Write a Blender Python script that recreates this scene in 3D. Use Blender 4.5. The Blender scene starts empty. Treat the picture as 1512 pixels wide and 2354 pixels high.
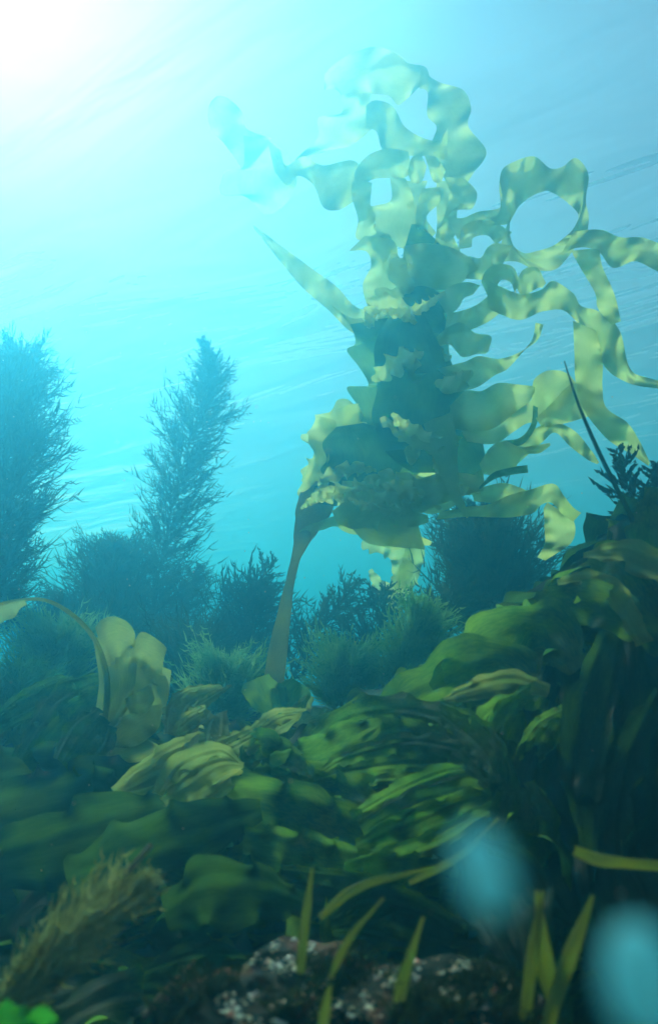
import bpy, math, random
import numpy as np
from mathutils import Vector, noise as mnoise

scene = bpy.context.scene
COL = scene.collection
R = math.radians

# ------------------------------------------------------------------ camera, world, sun, exposure
PITCH = R(10.0)
F = 2038.0                       # focal length in photograph pixels
cam_data = bpy.data.cameras.new("camera")
cam_data.sensor_fit = 'VERTICAL'
cam_data.sensor_height = 24.0
cam_data.lens = 24.0 * F / 2354.0
cam_data.clip_start = 0.02
cam_data.clip_end = 1000.0
cam_data.dof.use_dof = True
cam_data.dof.focus_distance = 2.9
cam_data.dof.aperture_fstop = 2.5
cam = bpy.data.objects.new("camera", cam_data)
COL.objects.link(cam)
cam.location = (0, 0, 0)
cam.rotation_euler = (R(90) + PITCH, 0, 0)
scene.camera = cam

SUN_EL, SUN_AZ = R(39.0), R(-25.0)       # azimuth from +Y, negative = to the left
world = bpy.data.worlds.new("World")
scene.world = world
world.use_nodes = True
wn = world.node_tree.nodes
sky = wn.new('ShaderNodeTexSky')
sky.sky_type = 'NISHITA'
sky.sun_disc = False
sky.sun_elevation = SUN_EL
sky.sun_rotation = SUN_AZ
world.node_tree.links.new(sky.outputs[0], wn['Background'].inputs[0])
wn['Background'].inputs[1].default_value = 0.05

sun_d = bpy.data.lights.new("sun", 'SUN')
sun_d.energy = 5.0
sun_d.angle = R(0.5)
sun_d.color = (1.0, 0.95, 0.86)
sun = bpy.data.objects.new("sun", sun_d)
COL.objects.link(sun)
to_sun = Vector((math.sin(SUN_AZ) * math.cos(SUN_EL), math.cos(SUN_AZ) * math.cos(SUN_EL), math.sin(SUN_EL)))
sun.rotation_euler = to_sun.to_track_quat('Z', 'Y').to_euler()
sun.location = (-4, 4, 8)

scene.view_settings.view_transform = 'Standard'
scene.view_settings.look = 'None'
scene.view_settings.exposure = 1.12
scene.view_settings.gamma = 1.0
cy = scene.cycles
cy.max_bounces = 10
cy.diffuse_bounces = 4
cy.transmission_bounces = 6
cy.glossy_bounces = 2
cy.transparent_max_bounces = 24
cy.volume_bounces = 2
cy.use_denoising = True
cy.sample_clamp_indirect = 6.0

# ------------------------------------------------------------------ tagging helpers
def tag(o, label=None, cat=None, group=None, kind=None):
    if label: o['label'] = label
    if cat: o['category'] = cat
    if group: o['group'] = group
    if kind: o['kind'] = kind
    return o

def thing(name, label, cat, loc, group=None):
    o = bpy.data.objects.new(name, None)
    o.empty_display_size = 0.1
    COL.objects.link(o)
    o.location = loc
    return tag(o, label, cat, group)

class MB:
    """collects vertices and faces, then links them as one mesh object"""
    def __init__(self): self.v, self.f, self.uv, self.n = [], [], [], 0
    def add(self, v, f, uv=None):
        v = np.asarray(v, float)
        self.v.append(v)
        self.f += [tuple(i + self.n for i in q) for q in f]
        self.uv.append(np.asarray(uv, float) if uv is not None else np.zeros((len(v), 2)))
        self.n += len(v)
        return self
    def build(self, name, mat, parent=None, smooth=True):
        v = np.concatenate(self.v); uv = np.concatenate(self.uv)
        if parent is not None:
            v = v - np.array(parent_world(parent))
        me = bpy.data.meshes.new(name)
        me.from_pydata(v.tolist(), [], self.f)
        lay = me.uv_layers.new(name="uv")
        idx = np.empty(len(me.loops), dtype=np.int32)
        me.loops.foreach_get("vertex_index", idx)
        lay.data.foreach_set("uv", uv[idx].astype(np.float32).ravel())
        if smooth: me.polygons.foreach_set("use_smooth", [True] * len(me.polygons))
        me.materials.append(mat)
        me.update()
        o = bpy.data.objects.new(name, me)
        COL.objects.link(o)
        if parent is not None: o.parent = parent
        return o

def parent_world(p):
    x = Vector((0, 0, 0))
    while p is not None:
        x = x + p.location; p = p.parent
    return x

# ------------------------------------------------------------------ pixel -> point
def ray(px, py):
    x, y = (px - 756.0) / F, (1177.0 - py) / F
    return np.array([x, math.cos(PITCH) - y * math.sin(PITCH), math.sin(PITCH) + y * math.cos(PITCH)])

def P(px, py, d):
    r = ray(px, py)
    return r * (d / r[1])

def scale_at(px, py, d):
    return d / ray(px, py)[1] / F

def sm(a, b, x):
    t = min(1.0, max(0.0, (x - a) / (b - a)))
    return t * t * (3 - 2 * t)

def terrain(x, y, fine=True):
    z = -0.60 + 0.40 * sm(0.75, 2.9, y)
    z -= 0.35 * sm(4.5, 9.0, y)
    z += 0.75 * sm(-0.2, 1.0, x) * sm(1.1, 1.7, y) * (1 - sm(1.9, 3.2, y))
    z -= 0.13 * sm(0.12, 0.40, x) * (1 - sm(0.95, 1.3, y))
    z -= 0.10 * sm(-0.2, -0.8, x) * (1 - sm(1.5, 3, y)) if x < -0.2 else 0.0
    z += 0.03 * mnoise.noise(Vector((x * 2.3, y * 2.3, 3.1)))
    if fine:
        z += 0.030 * mnoise.noise(Vector((x * 7.1, y * 7.1, 8.4)))
        z += 0.012 * mnoise.noise(Vector((x * 19.0, y * 19.0, 1.4)))
    return z

def ground_d(px, py, h=0.0, dmax=9.0):
    """horizontal distance at which the pixel's ray meets the terrain lifted by h"""
    r = ray(px, py); r = r / r[1]
    d = 0.5
    while d < dmax:
        if r[2] * d < terrain(r[0] * d, d, False) + h:
            return d
        d += 0.02
    return None

# ------------------------------------------------------------------ materials
def new_mat(name):
    m = bpy.data.materials.new(name)
    m.use_nodes = True
    nt = m.node_tree
    for n in list(nt.nodes): nt.nodes.remove(n)
    out = nt.nodes.new('ShaderNodeOutputMaterial')
    return m, nt, out

def ramp(nt, stops):
    r = nt.nodes.new('ShaderNodeValToRGB')
    e = r.color_ramp.elements
    e[0].position, e[0].color = stops[0][0], (*stops[0][1], 1)
    e[1].position, e[1].color = stops[-1][0], (*stops[-1][1], 1)
    for p, c in stops[1:-1]:
        n = e.new(p); n.color = (*c, 1)
    return r

def blade_mat(name, trans_a, trans_b, dif, clear=0.16, t=0.7, vein=0.35, gloss=0.015, holes=0.0):
    """a living kelp blade: light comes through it, with paler and browner patches and fine lengthwise veins"""
    m, nt, out = new_mat(name)
    N, L = nt.nodes, nt.links
    geo = N.new('ShaderNodeNewGeometry')
    nz = N.new('ShaderNodeTexNoise'); nz.inputs['Scale'].default_value = 9.0; nz.inputs['Detail'].default_value = 5
    L.new(geo.outputs['Position'], nz.inputs['Vector'])
    uv = N.new('ShaderNodeUVMap')
    mp = N.new('ShaderNodeMapping'); mp.inputs['Scale'].default_value = (2.0, 16.0, 1)
    L.new(uv.outputs[0], mp.inputs['Vector'])
    nv = N.new('ShaderNodeTexNoise'); nv.inputs['Scale'].default_value = 1.6; nv.inputs['Detail'].default_value = 4
    L.new(mp.outputs[0], nv.inputs['Vector'])
    mx = N.new('ShaderNodeMath'); mx.operation = 'MULTIPLY_ADD'
    L.new(nv.outputs[0], mx.inputs[0]); mx.inputs[1].default_value = vein
    L.new(nz.outputs[0], mx.inputs[2])
    sb = N.new('ShaderNodeMath'); sb.operation = 'SUBTRACT'; sb.inputs[1].default_value = vein * 0.5
    L.new(mx.outputs[0], sb.inputs[0])
    rp = ramp(nt, [(0.32, trans_b), (0.66, trans_a)])
    L.new(sb.outputs[0], rp.inputs[0])
    tr = N.new('ShaderNodeBsdfTranslucent'); L.new(rp.outputs[0], tr.inputs['Color'])
    df = N.new('ShaderNodeBsdfDiffuse')
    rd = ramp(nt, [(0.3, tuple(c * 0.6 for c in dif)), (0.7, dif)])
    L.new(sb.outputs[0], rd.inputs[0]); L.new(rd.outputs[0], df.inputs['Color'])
    m1 = N.new('ShaderNodeMixShader'); m1.inputs[0].default_value = t
    L.new(df.outputs[0], m1.inputs[1]); L.new(tr.outputs[0], m1.inputs[2])
    gl = N.new('ShaderNodeBsdfGlossy'); gl.inputs['Roughness'].default_value = 0.5
    gl.inputs['Color'].default_value = (0.5, 0.5, 0.5, 1)
    m2 = N.new('ShaderNodeMixShader'); m2.inputs[0].default_value = gloss
    L.new(m1.outputs[0], m2.inputs[1]); L.new(gl.outputs[0], m2.inputs[2])
    tp = N.new('ShaderNodeBsdfTransparent'); tp.inputs['Color'].default_value = (*[min(1, c * 1.5 + .1) for c in trans_a], 1)
    m3 = N.new('ShaderNodeMixShader'); m3.inputs[0].default_value = clear
    L.new(m2.outputs[0], m3.inputs[1]); L.new(tp.outputs[0], m3.inputs[2])
    bp = N.new('ShaderNodeBump'); bp.inputs['Strength'].default_value = 0.2; bp.inputs['Distance'].default_value = 0.006
    L.new(sb.outputs[0], bp.inputs['Height'])
    for s in (df, tr, gl): L.new(bp.outputs[0], s.inputs['Normal'])
    if holes:
        nh = N.new('ShaderNodeTexNoise'); nh.inputs['Scale'].default_value = 17.0; nh.inputs['Detail'].default_value = 2
        L.new(geo.outputs['Position'], nh.inputs['Vector'])
        gt = N.new('ShaderNodeMath'); gt.operation = 'GREATER_THAN'; gt.inputs[1].default_value = holes
        L.new(nh.outputs[0], gt.inputs[0])
        th = N.new('ShaderNodeBsdfTransparent')
        m4 = N.new('ShaderNodeMixShader')
        L.new(gt.outputs[0], m4.inputs[0]); L.new(m3.outputs[0], m4.inputs[1]); L.new(th.outputs[0], m4.inputs[2])
        m3 = m4
    L.new(m3.outputs[0], out.inputs[0])
    return m

def weed_mat(name, a, b, t=0.45):
    m, nt, out = new_mat(name)
    N, L = nt.nodes, nt.links
    geo = N.new('ShaderNodeNewGeometry')
    nz = N.new('ShaderNodeTexNoise'); nz.inputs['Scale'].default_value = 14.0; nz.inputs['Detail'].default_value = 3
    L.new(geo.outputs['Position'], nz.inputs['Vector'])
    rp = ramp(nt, [(0.35, a), (0.65, b)]); L.new(nz.outputs[0], rp.inputs[0])
    df = N.new('ShaderNodeBsdfDiffuse'); tr = N.new('ShaderNodeBsdfTranslucent')
    L.new(rp.outputs[0], df.inputs[0]); L.new(rp.outputs[0], tr.inputs[0])
    mx = N.new('ShaderNodeMixShader'); mx.inputs[0].default_value = t
    L.new(df.outputs[0], mx.inputs[1]); L.new(tr.outputs[0], mx.inputs[2])
    L.new(mx.outputs[0], out.inputs[0])
    return m

M_TALL = blade_mat("tall_kelp_blade", (0.86, 0.83, 0.26), (0.62, 0.66, 0.14), (0.18, 0.16, 0.04), clear=0.10, t=0.85)
M_CORE = blade_mat("shaded_kelp_frond", (0.24, 0.42, 0.12), (0.12, 0.25, 0.06), (0.04, 0.06, 0.02), clear=0.05, t=0.75)  # darker copy of the tall kelp; shade of overlapping layers put into colour
M_DEEP = blade_mat("shaded_dark_kelp", (0.07, 0.15, 0.02), (0.025, 0.06, 0.008), (0.018, 0.032, 0.008), clear=0.03, t=0.6, vein=0.6, holes=0.71)  # dark copy of the green kelp; shade of the low slope painted in
M_STIPE = blade_mat("kelp_stipe", (0.70, 0.62, 0.22), (0.50, 0.44, 0.14), (0.34, 0.30, 0.10), clear=0.0, t=0.55)
M_STALK = blade_mat("green_stalk", (0.16, 0.22, 0.05), (0.10, 0.14, 0.03), (0.06, 0.09, 0.02), clear=0.0, t=0.3)
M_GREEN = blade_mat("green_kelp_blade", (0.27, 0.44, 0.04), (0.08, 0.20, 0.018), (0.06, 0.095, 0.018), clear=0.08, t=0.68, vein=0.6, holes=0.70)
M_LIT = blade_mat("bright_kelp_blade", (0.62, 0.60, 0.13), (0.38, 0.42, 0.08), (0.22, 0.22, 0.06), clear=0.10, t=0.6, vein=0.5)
M_WEED = weed_mat("feathery_weed", (0.035, 0.06, 0.035), (0.08, 0.10, 0.045))
M_BUSH = weed_mat("mossy_weed", (0.14, 0.34, 0.09), (0.30, 0.52, 0.17), .6)
M_OLIVE = weed_mat("olive_weed", (0.26, 0.23, 0.06), (0.55, 0.47, 0.15))
M_TURF = weed_mat("turf_algae", (0.014, 0.022, 0.008), (0.05, 0.06, 0.02))
M_TWIG = weed_mat("brown_twig", (0.16, 0.10, 0.06), (0.30, 0.20, 0.12), 0.1)
M_LETTUCE = blade_mat("sea_lettuce", (0.12, 0.55, 0.04), (0.06, 0.36, 0.02), (0.06, 0.30, 0.03), clear=0.1, t=0.6)

# ------------------------------------------------------------------ the setting: water surface, water haze, seabed
def grid(xs, ys, zf):
    v = [(x, y, zf(x, y)) for y in ys for x in xs]
    n = len(xs)
    f = [(j * n + i, j * n + i + 1, (j + 1) * n + i + 1, (j + 1) * n + i)
         for j in range(len(ys) - 1) for i in range(n - 1)]
    return v, f

def spread(a, b, n, c, k):
    """n values from a to b, dense round c"""
    ta, tb = math.asinh((a - c) * k), math.asinh((b - c) * k)
    return [c + math.sinh(ta + (tb - ta) * i / (n - 1)) / k for i in range(n)]

SURF_Z = 3.3
def swell(x, y):
    w = 0.0
    for k, a, th, ph in ((0.8, .040, .95, 0.3), (1.7, .018, .6, 1.7), (3.3, .007, 1.1, 4.0), (6.3, .003, .75, 2.2)):
        w += a * math.sin(k * (y * math.cos(th) + x * math.sin(th) + 0.5 * mnoise.noise(Vector((x * .5, y * .5, k)))) + ph)
    return SURF_Z + w

m, nt, out = new_mat("rippled_water")
N, L = nt.nodes, nt.links
tc = N.new('ShaderNodeNewGeometry')
mp = N.new('ShaderNodeMapping'); mp.vector_type = 'TEXTURE'; mp.inputs['Scale'].default_value = (3.0, 1.0, 1); mp.inputs['Rotation'].default_value = (0, 0, R(-42))
L.new(tc.outputs['Position'], mp.inputs['Vector'])
nz = N.new('ShaderNodeTexNoise'); nz.inputs['Scale'].default_value = 1.3; nz.inputs['Detail'].default_value = 3; nz.inputs['Distortion'].default_value = 0.5
L.new(mp.outputs[0], nz.inputs['Vector'])
bp = N.new('ShaderNodeBump'); bp.inputs['Strength'].default_value = 1.0; bp.inputs['Distance'].default_value = 0.12
L.new(nz.outputs[0], bp.inputs['Height'])
rf = N.new('ShaderNodeBsdfRefraction'); rf.inputs['IOR'].default_value = 1.08; rf.inputs['Roughness'].default_value = 0.62
L.new(bp.outputs[0], rf.inputs['Normal'])
tl = N.new('ShaderNodeBsdfTranslucent'); tl.inputs['Color'].default_value = (0.9, 0.95, 0.95, 1)
L.new(bp.outputs[0], tl.inputs['Normal'])
ma = N.new('ShaderNodeMixShader'); ma.inputs[0].default_value = 0.08
L.new(rf.outputs[0], ma.inputs[1]); L.new(tl.outputs[0], ma.inputs[2])
tp = N.new('ShaderNodeBsdfTransparent'); tp.inputs[0].default_value = (0.76, 1.0, 0.97, 1)
mb = N.new('ShaderNodeMixShader'); mb.inputs[0].default_value = 0.29
L.new(ma.outputs[0], mb.inputs[1]); L.new(tp.outputs[0], mb.inputs[2])
L.new(mb.outputs[0], out.inputs[0])
M_SURF = m
b = MB(); b.add(*grid(spread(-160, 160, 150, 0, 0.5), spread(-60, 200, 170, 4, 0.5), swell))
tag(b.build("water_surface", M_SURF), kind='structure')

# rock
m, nt, out = new_mat("reef_rock")
N, L = nt.nodes, nt.links
geo = N.new('ShaderNodeNewGeometry')
n1 = N.new('ShaderNodeTexNoise'); n1.inputs['Scale'].default_value = 11; n1.inputs['Detail'].default_value = 8
n2 = N.new('ShaderNodeTexNoise'); n2.inputs['Scale'].default_value = 55; n2.inputs['Detail'].default_value = 4
vo = N.new('ShaderNodeTexVoronoi'); vo.inputs['Scale'].default_value = 45
for n in (n1, n2, vo): L.new(geo.outputs['Position'], n.inputs['Vector'])
c1 = ramp(nt, [(0.34, (0.008, 0.010, 0.005)), (0.53, (0.018, 0.018, 0.009)), (0.60, (0.11, 0.035, 0.02)), (0.67, (0.14, 0.085, 0.035)), (0.73, (0.04, 0.025, 0.015))])
L.new(n1.outputs[0], c1.inputs[0])
c2 = ramp(nt, [(0.64, (0, 0, 0)), (0.74, (1, 1, 1))]); L.new(n2.outputs[0], c2.inputs[0])
mxc = N.new('ShaderNodeMix'); mxc.data_type = 'RGBA'
L.new(c2.outputs[0], mxc.inputs['Factor']); L.new(c1.outputs[0], mxc.inputs['A']); mxc.inputs['B'].default_value = (0.05, 0.042, 0.022, 1)
pb = N.new('ShaderNodeBsdfPrincipled'); pb.inputs['Roughness'].default_value = 0.8; pb.inputs['Specular IOR Level'].default_value = 0.08
L.new(mxc.outputs['Result'], pb.inputs['Base Color'])
bp = N.new('ShaderNodeBump'); bp.inputs['Distance'].default_value = 0.02; bp.inputs['Strength'].default_value = 0.8
L.new(n2.outputs[0], bp.inputs['Height']); L.new(bp.outputs[0], pb.inputs['Normal'])
L.new(pb.outputs[0], out.inputs[0])
M_ROCK = m
b = MB(); b.add(*grid(spread(-60, 60, 190, 0, 3.0), spread(-8, 90, 190, 1.3, 3.0), terrain))
tag(b.build("seabed", M_ROCK), kind='structure')

# water haze: one closed box of even density
m, nt, out = new_mat("sea_water_haze")
pv = nt.nodes.new('ShaderNodeVolumePrincipled')
pv.inputs['Color'].default_value = (0.07, 0.43, 0.65, 1)
pv.inputs['Absorption Color'].default_value = (0.12, 0.60, 0.80, 1)
pv.inputs['Density'].default_value = 0.24
pv.inputs['Anisotropy'].default_value = 0.82
nt.links.new(pv.outputs[0], out.inputs['Volume'])
x0, x1, y0, y1, z0, z1 = -70, 70, -10, 100, -4.0, 3.0
v = [(x, y, z) for z in (z0, z1) for y in (y0, y1) for x in (x0, x1)]
b = MB(); b.add(v, [(0, 2, 3, 1), (4, 5, 7, 6), (0, 1, 5, 4), (2, 6, 7, 3), (0, 4, 6, 2), (1, 3, 7, 5)])
tag(b.build("haze", m, smooth=False), kind='stuff')

# ------------------------------------------------------------------ shape builders
def catmull(A, n):
    A = np.asarray(A, float)
    A = np.vstack([2 * A[0] - A[1], A, 2 * A[-1] - A[-2]])
    k = len(A) - 3
    ts = np.linspace(0, k - 1e-6, n)
    i = ts.astype(int); t = (ts - i)[:, None]
    p0, p1, p2, p3 = A[i], A[i + 1], A[i + 2], A[i + 3]
    return 0.5 * (2 * p1 + (p2 - p0) * t + (2 * p0 - 5 * p1 + 4 * p2 - p3) * t * t + (3 * p1 - p0 - 3 * p2 + p3) * t ** 3)

def ribbon(C, W, roll, rng, ruf=0.22, wl=1.3, m=12, cup=0.0, jag=0.12, ref=None, lobe=0.0, twist=0.0, scal=0.0, pleat=0.0, suny=0.0):
    """ruffled strap along the 3D centre points C with widths W (metres) and roll angles"""
    C = np.asarray(C, float)
    L0 = np.linalg.norm(np.diff(C, axis=0), axis=1).sum()
    wm = max(1e-4, float(np.mean(W)))
    n = int(min(230, max(18, L0 / (wm * wl) * 20)))
    A = catmull(np.column_stack([C, W, roll]), n)
    C, W, roll = A[:, :3], np.clip(A[:, 3], 0.0015, None), A[:, 4]
    T = np.gradient(C, axis=0); T /= np.linalg.norm(T, axis=1)[:, None] + 1e-9
    V = C / np.linalg.norm(C, axis=1)[:, None] * (1 - suny) + suny * np.array(to_sun) if ref is None else np.tile(np.asarray(ref, float), (n, 1))
    S = np.cross(T, V)
    S /= np.linalg.norm(S, axis=1)[:, None] + 1e-6
    Nn = np.cross(S, T)
    c, s = np.cos(roll)[:, None], np.sin(roll)[:, None]
    S, Nn = S * c + Nn * s, Nn * c - S * s
    arc = np.concatenate([[0], np.cumsum(np.linalg.norm(np.diff(C, axis=0), axis=1))])
    # phase runs faster where the strap is narrow
    ph = np.concatenate([[0], np.cumsum(np.diff(arc) / (0.35 * wm + 0.65 * (W[1:] + W[:-1]) / 2))]) * 2 * math.pi / wl
    q = [rng.uniform(0, 6.28) for _ in range(8)]
    W = W * (1 + lobe * (np.sin(ph * 0.61 + q[6]) + .5 * np.sin(ph * 1.37 + q[7])))
    if twist:
        tw = twist * (np.sin(ph * 0.43 + q[5]) + .4 * np.sin(ph * 0.91 + q[4]))
        c, s = np.cos(tw)[:, None], np.sin(tw)[:, None]
        S, Nn = S * c + Nn * s, Nn * c - S * s
    taper = np.minimum(1, np.minimum(arc, arc[-1] - arc) / (0.8 * wm) + 0.25)
    vs, uvs = [], []
    for j in range(m):
        v = -1 + 2 * j / (m - 1)
        a = abs(v) ** 1.7
        k = 0 if v < 0 else 3
        f1 = np.sin(ph + q[k]) + 0.30 * np.sin(ph * 1.73 + q[k + 1])
        f2 = np.sin(ph * 0.93 + q[k + 2] + 1.2) + 0.5 * np.sin(ph * 2.1 + q[k + 1])
        lift = (ruf * a * f1 * taper + cup * v * v + 0.05 * np.sin(ph * 0.5 + q[6] + v * 1.3)) * W
        cusp = (1 - 2 * np.abs(np.sin(ph * 0.5 + q[k + 2]))) if k else (2 * np.abs(np.sin(ph * 0.47 + q[k + 2])) - 1)
        lift = lift + pleat * W * (math.sin(v * 6.5 + q[4]) + .6 * math.sin(v * 11 + q[5])) * taper
        out_ = v * W / 2 * (1 + a * jag * f2 + a * scal * cusp * taper)
        along = a * 0.10 * W * np.cos(ph + q[k])
        vs.append(C + S * out_[:, None] + Nn * lift[:, None] + T * along[:, None])
        uvs.append(np.column_stack([arc / wm, np.full(n, (v + 1) / 2)]))
    v = np.stack(vs, 1).reshape(-1, 3); uv = np.stack(uvs, 1).reshape(-1, 2)
    f = [(i * m + j, i * m + j + 1, (i + 1) * m + j + 1, (i + 1) * m + j) for i in range(n - 1) for j in range(m - 1)]
    return v, f, uv

def tube(C, rad, seg=7):
    C = np.asarray(C, float)
    n = max(8, len(C) * 6)
    A = catmull(np.column_stack([C, rad]), n)
    C, r = A[:, :3], np.clip(A[:, 3], 0.0006, None)
    T = np.gradient(C, axis=0); T /= np.linalg.norm(T, axis=1)[:, None] + 1e-9
    up = np.array([0.13, 0.35, 0.93])
    S = np.cross(T, up); S /= np.linalg.norm(S, axis=1)[:, None] + 1e-6
    B = np.cross(S, T)
    v, uv = [], []
    for i in range(n):
        for k in range(seg):
            a = 2 * math.pi * k / seg
            v.append(C[i] + r[i] * (math.cos(a) * S[i] + math.sin(a) * B[i])); uv.append((i / n * 6, k / seg))
    f = [(i * seg + k, i * seg + (k + 1) % seg, (i + 1) * seg + (k + 1) % seg, (i + 1) * seg + k) for i in range(n - 1) for k in range(seg)]
    f.append(tuple(range(seg))[::-1]); f.append(tuple((n - 1) * seg + k for k in range(seg)))
    return v, f, uv

def traced(pts, d=None, dd=0.0):
    """[(px, py, width_px[, depth[, roll degrees]])] -> centre points, widths, rolls"""
    C, W, Ro = [], [], []
    for p in pts:
        dp = (p[3] if len(p) > 3 and p[3] is not None else d) + dd
        C.append(P(p[0], p[1], dp)); W.append(p[2] * scale_at(p[0], p[1], dp))
        Ro.append(R(p[4]) if len(p) > 4 else 0.0)
    return C, W, Ro

def on_ground(pts, h=0.06, dfall=2.6):
    """[(px, py, width_px[, extra lift])] laid along the seabed slope"""
    C, W, Ro = [], [], []
    last = dfall
    ds = []
    for p in pts:
        d = ground_d(p[0], p[1], h + (p[3] if len(p) > 3 else 0))
        ds.append(d)
    known = [x for x in ds if x is not None]
    fb = max(known) if known else dfall
    for p, d in zip(pts, ds):
        d = min(d if d is not None else fb + 0.05, fb + .3)
        C.append(P(p[0], p[1], d)); W.append(p[2] * scale_at(p[0], p[1], d)); Ro.append(0.0)
    return C, W, Ro

# ------------------------------------------------------------------ 1. the tall ruffled kelp
rng = random.Random(5)
base = P(630, 1562, 3.0)
tall = thing("tall_kelp", "tall pale yellow kelp with crowded ruffled blades swaying up to the bright surface", "kelp", base)

st = traced([(630, 1568, 44, 3.0), (634, 1530, 44, 3.0), (643, 1470, 38, 3.0), (655, 1400, 27, 3.0), (666, 1340, 19, 3.0),
             (681, 1280, 20, 3.0), (696, 1235, 40, 3.0), (712, 1190, 66, 3.02), (728, 1150, 80, 3.05), (738, 1110, 70, 3.1)])
stipe = MB(); v, f, uv = ribbon(*st, rng, ruf=0.02, m=9, cup=0.16, jag=0.0); stipe.add(v, f, uv)
so = stipe.build("stipe", M_STIPE, tall)
sol = so.modifiers.new("thick", 'SOLIDIFY'); sol.thickness = 0.008; sol.offset = 0

B = []   # (points, ruffle, wavelength)
# fork and the low blades
B.append(([(694, 1232, 26, 3.0), (735, 1208, 22, 3.0), (778, 1199, 26, 3.0), (825, 1206, 56, 3.0), (885, 1218, 72, 3.0), (945, 1238, 40, 3.05), (990, 1250, 10, 3.1)], .12, 1.6))
B.append(([(697, 1225, 16, 3.02), (700, 1170, 34, 3.05), (712, 1110, 50, 3.08), (735, 1060, 70, 3.1), (742, 1000, 70, 3.1), (748, 960, 40, 3.1)], .22, 1.2))
B.append(([(770, 1192, 36, 2.98), (825, 1172, 90, 2.95), (900, 1165, 110, 2.95), (970, 1140, 92, 3.0), (1040, 1120, 60, 3.0), (1110, 1095, 30, 3.05)], .20, 1.1))
B.append(([(760, 1130, 90, 3.1), (800, 1110, 120, 3.1), (870, 1100, 130, 3.15), (950, 1080, 120, 3.2), (1030, 1060, 80, 3.2)], .24, 1.1))
B.append(([(715, 1120, 60, 3.15), (740, 1060, 90, 3.15), (760, 1000, 90, 3.2), (800, 960, 80, 3.2), (870, 975, 70, 3.2), (930, 990, 40, 3.2)], .24, 0.9))
# the shade-coloured middle: several layers of the broad central frond
core = [(745, 1150), (790, 1070), (855, 985), (915, 900), (935, 800), (955, 710), (985, 620), (1005, 530), (1025, 430), (1040, 350)]
B.append(([(1005, 960, 70, 2.86), (1022, 1030, 60, 2.86), (1032, 1085, 42, 2.85), (1044, 1130, 30, 2.85), (1074, 1190, 5, 2.84)], .05, 2.0))
for pts, ruf, wl in B:
    C, W, Ro = traced(pts)
    rr = [r + R(rng.uniform(-20, 20)) for r in Ro]
    MB().add(*ribbon(C, W, rr, rng, ruf=ruf * .85, wl=wl * 1.2, lobe=ruf * .55, twist=ruf * 1.6, jag=.04, scal=ruf * .95, suny=.35)).build("blade", M_TALL, tall)

def edged(A, Bp, d0, d1, rng, amp=.05, k=None, m=13, ox=0, oy=0, grow=1.0):
    """a ruffled sheet between two scalloped edges, its folds running towards and away in depth"""
    def length(Q): return sum(math.dist(Q[i], Q[i + 1]) for i in range(len(Q) - 1))
    ln = max(length(A), length(Bp))
    n = int(max(24, ln / 5))
    def even(Q):
        C = catmull(Q, 200)
        cum = np.concatenate([[0], np.cumsum(np.linalg.norm(np.diff(C, axis=0), axis=1))])
        t = np.linspace(0, cum[-1], n)
        return np.column_stack([np.interp(t, cum, C[:, i]) for i in (0, 1)])
    EA, EB = even(A), even(Bp)
    mid = (EA + EB) / 2
    EA, EB = mid + (EA - mid) * grow, mid + (EB - mid) * grow
    wd = float(np.mean(np.linalg.norm(EA - EB, axis=1)))
    k = k or max(1.0, ln / (wd + 30) * .9)
    q = [rng.uniform(0, 6.28) for _ in range(8)]
    v, uv = [], []
    for i in range(n):
        u = i / (n - 1)
        ends = min(1.0, min(u, 1 - u) * 6 + .3)
        for j in range(m):
            w = j / (m - 1); e = abs(2 * w - 1) ** 1.5
            sd = 0 if w < .5 else 3
            ph = 2 * math.pi * k * u
            dz = .5 * amp * ends * (e * (math.sin(ph + q[sd]) + .4 * math.sin(ph * 1.9 + q[sd + 1])) + .55 * (1 - e) * math.sin(ph * .6 + q[6]))
            p = EA[i] * (1 - w) + EB[i] * w
            v.append(P(p[0] + ox, p[1] + oy, d0 + (d1 - d0) * u + dz)); uv.append((ln / (wd + 1) * u, w))
    f = [(i * m + j, i * m + j + 1, (i + 1) * m + j + 1, (i + 1) * m + j) for i in range(n - 1) for j in range(m - 1)]
    return np.array(v), f, np.array(uv)

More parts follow.
